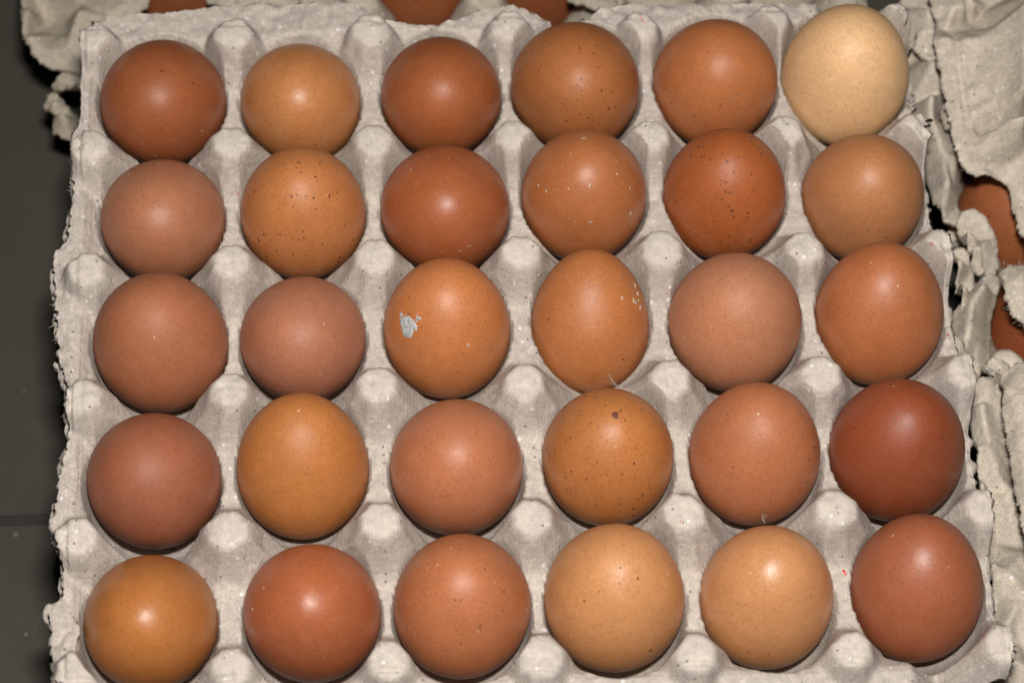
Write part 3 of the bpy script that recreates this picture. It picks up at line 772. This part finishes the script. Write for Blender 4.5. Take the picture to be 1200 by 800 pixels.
# curled lumps between the pegs and the two half hidden eggs
S([(1120,262,8),(1128,248,10),(1142,244,10),(1156,254,8),(1166,278,6),(1170,310,4),(1162,332,4),(1152,326,6),(1146,330,8),(1136,318,8),(1134,300,10),(1126,286,8)],
  [(1134,258,20),(1142,270,18),(1146,300,10),(1140,290,19),(1154,280,20),(1160,304,18),(1140,310,16),(1149,284,12),(1150,312,13)], seed=54, rough=0.0014, fray=0.0013)
S([(1112,296,10),(1122,288,14),(1134,292,12),(1140,318,10),(1142,350,8),(1136,372,8),(1122,374,8),(1118,340,8)], [(1126,304,21),(1130,330,21),(1130,356,18)], seed=55, rough=0.0008)
S([(1116,372,6),(1126,356,12),(1146,332,12),(1160,318,12),(1172,322,8),(1168,350,4),(1160,380,2),(1160,420,0),(1146,440,2),(1128,430,4),(1114,400,6)],
  [(1140,350,18),(1156,328,18),(1136,378,17),(1130,404,15),(1148,370,12),(1148,404,10),(1136,424,10)], seed=56, rough=0.0008)
S([(1104,400,20),(1116,392,22),(1130,400,20),(1136,424,14),(1130,448,12),(1116,452,14),(1106,436,16)], [(1114,410,27),(1122,424,18),(1118,440,21)], seed=57, rough=0.0018, fray=0.0020)
S([(1150,430,8),(1164,418,10),(1180,424,8),(1186,446,4),(1178,470,2),(1160,466,2)], [(1164,432,17),(1172,448,14)], seed=58, rough=0.0016, fray=0.0016)
# lower strip with a recessed grey panel and lumpy foot
S([(1130,446,6),(1150,440,10),(1172,438,8),(1210,440,2),(1300,450,0),(1310,880,0),(1170,880,4),(1166,800,8),(1164,760,8),(1160,720,6),(1156,660,6),(1150,600,6),(1146,560,6),(1141,520,6),(1134,480,6)],
  [(1150,470,14),(1160,470,10),(1148,520,13),(1160,520,12),(1152,560,12),(1172,560,9),(1152,574,12),(1190,570,8),(1160,580,4),(1192,580,3),(1164,640,4),(1198,640,3),(1160,652,12),(1200,650,11),(1156,690,9),
   (1166,680,14),(1180,668,15),(1174,700,11),(1186,720,16),(1172,740,17),(1190,750,12),(1180,775,18),(1200,780,18),(1170,790,13),(1200,700,15)], seed=59, rough=0.0014)
rp = [at(px + random.uniform(-3, 3), py + random.uniform(-4, 4), random.uniform(0.010, 0.022)) for px, py in
      [(1118, 420), (1112, 410), (1124, 440), (1108, 320), (1106, 335), (1140, 320), (1150, 330), (1116, 175), (1086, 160), (1160, 430), (1150, 590), (1152, 680)] for _ in range(6)]
fibres('torn_fibres', rp, 120, FIBRE, right, length=(0.002, 0.006), seed=9)
for o in [o for o in bpy.data.objects if o.parent == right and o.type == 'MESH']:
    o.data.transform(Matrix.Translation(-right.location))
GR = 'eggs under the broken cover at the right'
mr = [egg_material('shell', (156, 90, 52), 0.5, seed=70, rough=.5), egg_material('shell', (146, 78, 44), 0.35, seed=71)]
c = rcell(0, 1); make_egg(c[0], c[1], 0.0450, 0, mr[0], 'half hidden brown egg under the large torn slab at the right', GR, zrest=RZ + 0.002, seed=4)
c = rcell(0, 2); make_egg(c[0], c[1], 0.0440, 0, mr[1], 'dark brown egg mostly cut off by the right edge of the photo', GR, zrest=RZ + 0.002, seed=6)

# ------------------------------------------------------------------ broken pieces of the cover tray on the right
def crease(*pts, step=4.0):
    out = []
    for (a, b) in zip(pts[:-1], pts[1:]):
        k = max(1, int(math.hypot(b[0] - a[0], b[1] - a[1]) / step))
        out += [tuple(a[i] + (b[i] - a[i]) * q / k for i in range(3)) for q in range(k)]
    return out + [pts[-1]]
def cover(name, label, outline, inner, **k):
    o, b = sheet(name, outline, inner, PULP_WARM, None, loc=tuple(at(outline[0][0], outline[0][1], outline[0][2] / 1000)), **k)
    tag(o, label, 'tray piece', 'broken pieces of the covering tray')
    L = np.array(o.location)
    f = fibres('torn_fibres', [p - L for p in b], 110, FIBRE, o, length=(0.001, 0.004), seed=k.get('seed', 0))
    return o
cover('tray_fragment', 'large tan slab of folded pulp with a ragged left edge at the upper right',
      [(1088,-60,20),(1090,0,22),(1092,14,22),(1098,26,20),(1097,40,26),(1094,49,27),(1099,61,26),(1103,89,26),(1110,121,25),(1115,145,25),(1119,168,24),(1126,186,23),(1134,198,22),(1146,207,22),(1164,207,20),(1178,212,18),(1185,235,16),(1192,262,14),(1204,285,12),(1300,320,10),(1330,0,24),(1300,-80,24)],
      crease((1105,45,30),(1128,44,30.5),(1153,45,31)) + crease((1108,37,22),(1135,36,19),(1158,37,18)) + crease((1116,31,22),(1136,27,15),(1154,13,13),(1172,3,13),(1190,-14,13))
      + crease((1156,45,32),(1172,27,35),(1198,5,40),(1220,-14,42)) + [(1104,8,25),(1118,10,28),(1132,8,28),(1146,0,26),(1112,20,26),(1128,-10,27)]
      + crease((1117,50,28.6),(1121,90,28),(1127,130,27),(1130,158,25.5)) + crease((1121,50,26.4),(1125,90,25.8),(1131,130,24.8),(1134,156,24)) + crease((1125,50,29.6),(1129,90,29),(1135,130,28),(1137,154,26.5))
      + crease((1152,47,30.5),(1146,66,29),(1140,86,28)) + [(1134,100,28),(1142,120,27.5),(1160,70,32),(1158,100,31.5),(1170,90,34),(1165,120,32)]
      + crease((1147,158,26),(1162,150,33),(1180,140,40),(1204,129,47)) + crease((1200,10,41),(1203,60,44),(1204,100,46)) + crease((1184,30,38),(1184,80,37.5),(1180,120,35.5))
      + crease((1150,166,20),(1164,164,18),(1180,161,17),(1206,155,17)) + crease((1158,174,19),(1178,170,17),(1206,162,17)) + crease((1140,181,27),(1160,179,27.5),(1182,178,27),(1206,165,28)) + crease((1136,190,22),(1152,196,22),(1176,192,20),(1204,180,22))
      + [(1150,203,24),(1166,203,23),(1190,205,19),(1198,225,20),(1196,245,18)],
      seed=81, smooth=1, rough=0.00035, fray=0.0016)
cover('tray_fragment', 'small pointed scrap of pulp over the half hidden eggs at the right edge',
      [(1172,320,15),(1180,313,17),(1206,311,18),(1300,300,20),(1300,400,16),(1222,392,14),(1204,382,14),(1194,374,15),(1184,362,16),(1177,344,16)],
      [(1186,330,22),(1196,345,21),(1206,360,20),(1200,322,23)], seed=82, rough=0.0007, fray=0.0012)
cover('tray_fragment', 'long upright strip of tan pulp at the lower right edge of the photo',
      [(1172,448,16),(1178,434,18),(1196,425,20),(1300,400,22),(1310,700,22),(1205,640,20),(1198,612,20),(1193,582,20),(1184,545,19),(1177,505,18)],
      [(1180,455,23),(1186,480,24),(1192,520,25),(1200,560,26),(1196,470,26),(1184,494,22.6),(1200,494,25)], seed=83, rough=0.0006, fray=0.0013)

# ------------------------------------------------------------------ marks on single eggs
E_ = egg_objs
crust(E_[14], [(477,382,13,14,0)], LIME, 'dropping_patch', 0.00030, 0.26)
crust(E_[14], [(490,373,4.5,3.2,30),(487,384,3.4,3.0,0),(470,368,3.5,3,0)], LIME, 'dropping_smear', 0.00016, 0.8)
crust(E_[14], [(549,404,2.6,3.6,10)], LIME_WHITE, 'lime_grain', 0.00025, 0.4)
crust(E_[15], [(744,334,2.4,7,15),(747,344,2.4,6,10),(745,354,3,6,-10),(750,360,1.6,5,0),(729,349,2,4.5,20),(747,326,1.5,3,20)], LIME_WHITE, 'dropping_smear', 0.0003, 0.6)
crust(E_[15], [(742,352,2.2,5,0),(748,352,1.8,3.4,0)], OCHRE, 'ochre_dirt', 0.00035, 0.6)
crust(E_[9], [(631,217,1.6,4.4,-35),(739,250,1.8,5.2,-12),(723,204,1.6,2.6,0),(666,221,1.4,2.4,0),(691,217,1.8,4.6,-10),(640,224,1.5,3,40),(669,180,1.2,2,0),(722,188,1.4,3.5,60),(684,162,3.2,1.8,0),(738,221,1.0,3,0),(674,260,1.0,2.2,0),(693,260,3.5,0.9,10)], LIME_WHITE, 'white_flecks', 0.0002, 0.4)
crust(E_[8], [(538,294,5,1.1,-28),(550,288,4,1.0,-30),(562,281,3,1,-32),(517,295,3,1.2,-40),(590,232,1,5,-5),(592,245,1,4,4),(586,212,0.9,4,15)], RUB, 'pale_scratch', 0.00012, 0.5)
crust(E_[4], [(863,111,2.6,2.2,0),(867,109,1.2,1.2,0),(858,117,3.2,0.9,40),(854,121,1.4,0.8,40)], GREY_DIRT, 'grey_smudge', 0.00015, 0.8)
crust(E_[21], [(721,486,4.2,5.0,0),(710,475,2.2,1.8,0),(700,501,1.6,1.2,0),(743,543,2.4,3.0,0),(669,579,1.6,1.2,0),(737,502,1.5,1.1,0),(692,501,1.2,0.9,0),(705,512,1.1,1.3,0)], DARK_SPOT, 'dark_spot', 0.00008, 0.25)
crust(E_[27], [(727,665,2.2,1.8,-30),(712,674,1.4,1.2,0),(738,658,1.1,1.1,0),(681,684,1.2,1.0,0),(690,654,1.0,1.0,0),(754,640,1.0,0.9,0),(763,637,1.0,0.8,0),(726,683,0.9,1.6,0)], DARK_SPOT, 'dark_spot', 0.00006, 0.3)
crust(E_[3], [(701,116,1.0,2.4,-20),(660,43,1.6,1.2,0),(685,44,1.2,1.1,0),(668,62,1.1,1.1,0),(680,58,1.3,1.0,0),(718,88,1.2,1.2,0),(716,140,1.2,1.6,30),(693,149,1.6,1.3,0),(692,78,1.0,0.9,0),(710,104,1,1.2,0),(654,38,1.5,1,0),(726,98,1,1,0),(648,114,0.9,0.9,0),(668,106,0.9,0.8,0)], DARK_SPOT, 'dark_speck', 0.00005, 0.3)
crust(E_[7], [(331,194,1.3,1.3,0),(372,213,1.4,1.4,0),(334,234,1.3,1.3,0),(353,192,1.1,1.0,0),(357,213,1.0,0.9,0),(330,182,1.2,1,0),(391,219,1,1,0)], DARK_SPOT, 'dark_speck', 0.00005, 0.3)
crust(E_[10], [(847,180,2.2,1.3,20),(855,172,1.2,1.1,0),(844,191,1.2,1.1,0),(825,244,1.5,1.3,0),(853,213,1.4,1.2,0),(820,202,1.1,1,0),(857,252,1.1,1.3,0),(889,233,1.2,1,0),(880,205,1,1,0),(826,183,1.1,1,0)], DARK_SPOT, 'dark_speck', 0.00005, 0.3)
crust(E_[20], [(538,546,1.2,7,-32),(533,553,1,4,-40),(546,530,0.8,2,10)], RUB, 'rub_mark', 0.00008, 0.3)
crust(E_[25], [(295,738,1.0,2.6,8),(296,713,1.2,3,0),(345,675,1,1.4,0),(395,688,0.9,0.9,0),(367,758,1.5,1.2,20),(380,770,1.2,1,0),(366,637+8,1,1,0)], LIME_WHITE, 'lime_grain', 0.00012, 0.3)
crust(E_[26], [(598,691,1.2,1,0),(604,691,1,1,0),(580,682,1,1,0),(522,752,1.3,1.3,0),(502,656,0.9,1,0),(617,714,1.5,3.5,5),(486,743,1.6,1.4,0),(500,665,1,1,0)], LIME_WHITE, 'lime_grain', 0.00010, 0.4)
crust(E_[0], [(146,108,0.9,3.0,-15),(152,130,0.8,3.0,20),(156,127,0.7,1.6,30)], RUB, 'pale_scratch', 0.00008, 0.3)
crust(E_[16], [(909,350,5,0.9,-15),(922,354,3.5,0.8,-40),(903,347,2,0.9,-5)], RUB, 'pale_scratch', 0.00010, 0.4)
crust(E_[28], [(866,676,0.9,1.2,0),(906,720,1.1,1.0,0),(908,733,1.2,1.2,0),(861,643,1,1,0)], OCHRE, 'ochre_dirt', 0.00006, 0.3)

# red ink marks printed on the pulp
def ink(pts, lab):
    V = []; F = []
    base = at(pts[0][0], pts[0][1], H)
    for (px, py, r) in pts:
        hit = scene.ray_cast(bpy.context.view_layer.depsgraph, Vector(CAM), Vector(ROT @ np.array([(px - 600) / FPX, -(py - 400) / FPX, -1.0])).normalized())
        if not hit[0]: continue
        co, no = hit[1], hit[2]
        e1 = Vector((1, 0, 0)); e1 = (e1 - no * e1.dot(no)).normalized(); e2 = no.cross(e1)
        b0 = len(V)
        for k in range(8):
            th = k * math.pi / 4; rr = r * 0.000285 * random.uniform(0.6, 1.3)
            V.append(co + no * 0.00025 + e1 * rr * math.cos(th) + e2 * rr * math.sin(th))
        F.append([b0 + k for k in range(8)])
    if V: mesh_obj('red_mark', V, F, RED_INK, tray)['kind'] = 'stuff'
bpy.context.view_layer.update()
ink([(751,22,1.4),(753,25,1.6),(751,19,1.0),(755,27,1.0)], 'red')
ink([(989,669,2.2),(991,672,1.6)], 'red')
ink([(411,487,1.4),(782,343,1.2),(1113,369,1.6),(1110,393,1.6),(797,611,1.2),(647,709,0.9)], 'red')

# ------------------------------------------------------------------ wisps of down caught between eggs
def wisp(label, strands, z):
    base = at(strands[0][0][0], strands[0][0][1], z)
    V = []; F = []
    for st in strands:
        P3 = [at(px, py, z + 0.0015 * k) - base for k, (px, py) in enumerate(st)]
        b0 = len(V)
        N = 10; ts = np.linspace(0, len(P3) - 1, N)
        pts = np.stack([np.interp(ts, range(len(P3)), [p[k] for p in P3]) for k in range(3)], 1)
        for s, c in enumerate(pts):
            r = 0.00008 * (1 - 0.6 * s / N)
            for q in range(4):
                th = q * math.pi / 2; V.append(c + np.array([math.cos(th) * r, math.sin(th) * r * 0.7, math.sin(th) * r * 0.7]))
        for s in range(N - 1):
            for q in range(4):
                F.append([b0 + s * 4 + q, b0 + s * 4 + (q + 1) % 4, b0 + s * 4 + 4 + (q + 1) % 4, b0 + s * 4 + 4 + q])
    o = mesh_obj('down_wisp', V, F, DOWN)
    o.location = base
    tag(o, label, 'wisp')
wisp('fine white wisp caught below the long narrow leaning egg', [[(730,455),(722,450),(716,444),(712,440)],[(728,454),(718,448),(714,438)],[(724,452),(718,450),(710,446)]], 0.040)
wisp('thin curled hair at the foot of the brown egg with faint specks', [[(896,612),(894,606),(897,602),(899,604),(895,608)],[(896,612),(893,608),(894,601)]], 0.030)
wisp('short tuft of white down beside the front right corner egg', [[(1150,703),(1143,702),(1139,698),(1134,697)],[(1150,706),(1144,706),(1141,703),(1137,699)],[(1150,704),(1146,700),(1140,700)]], 0.026)
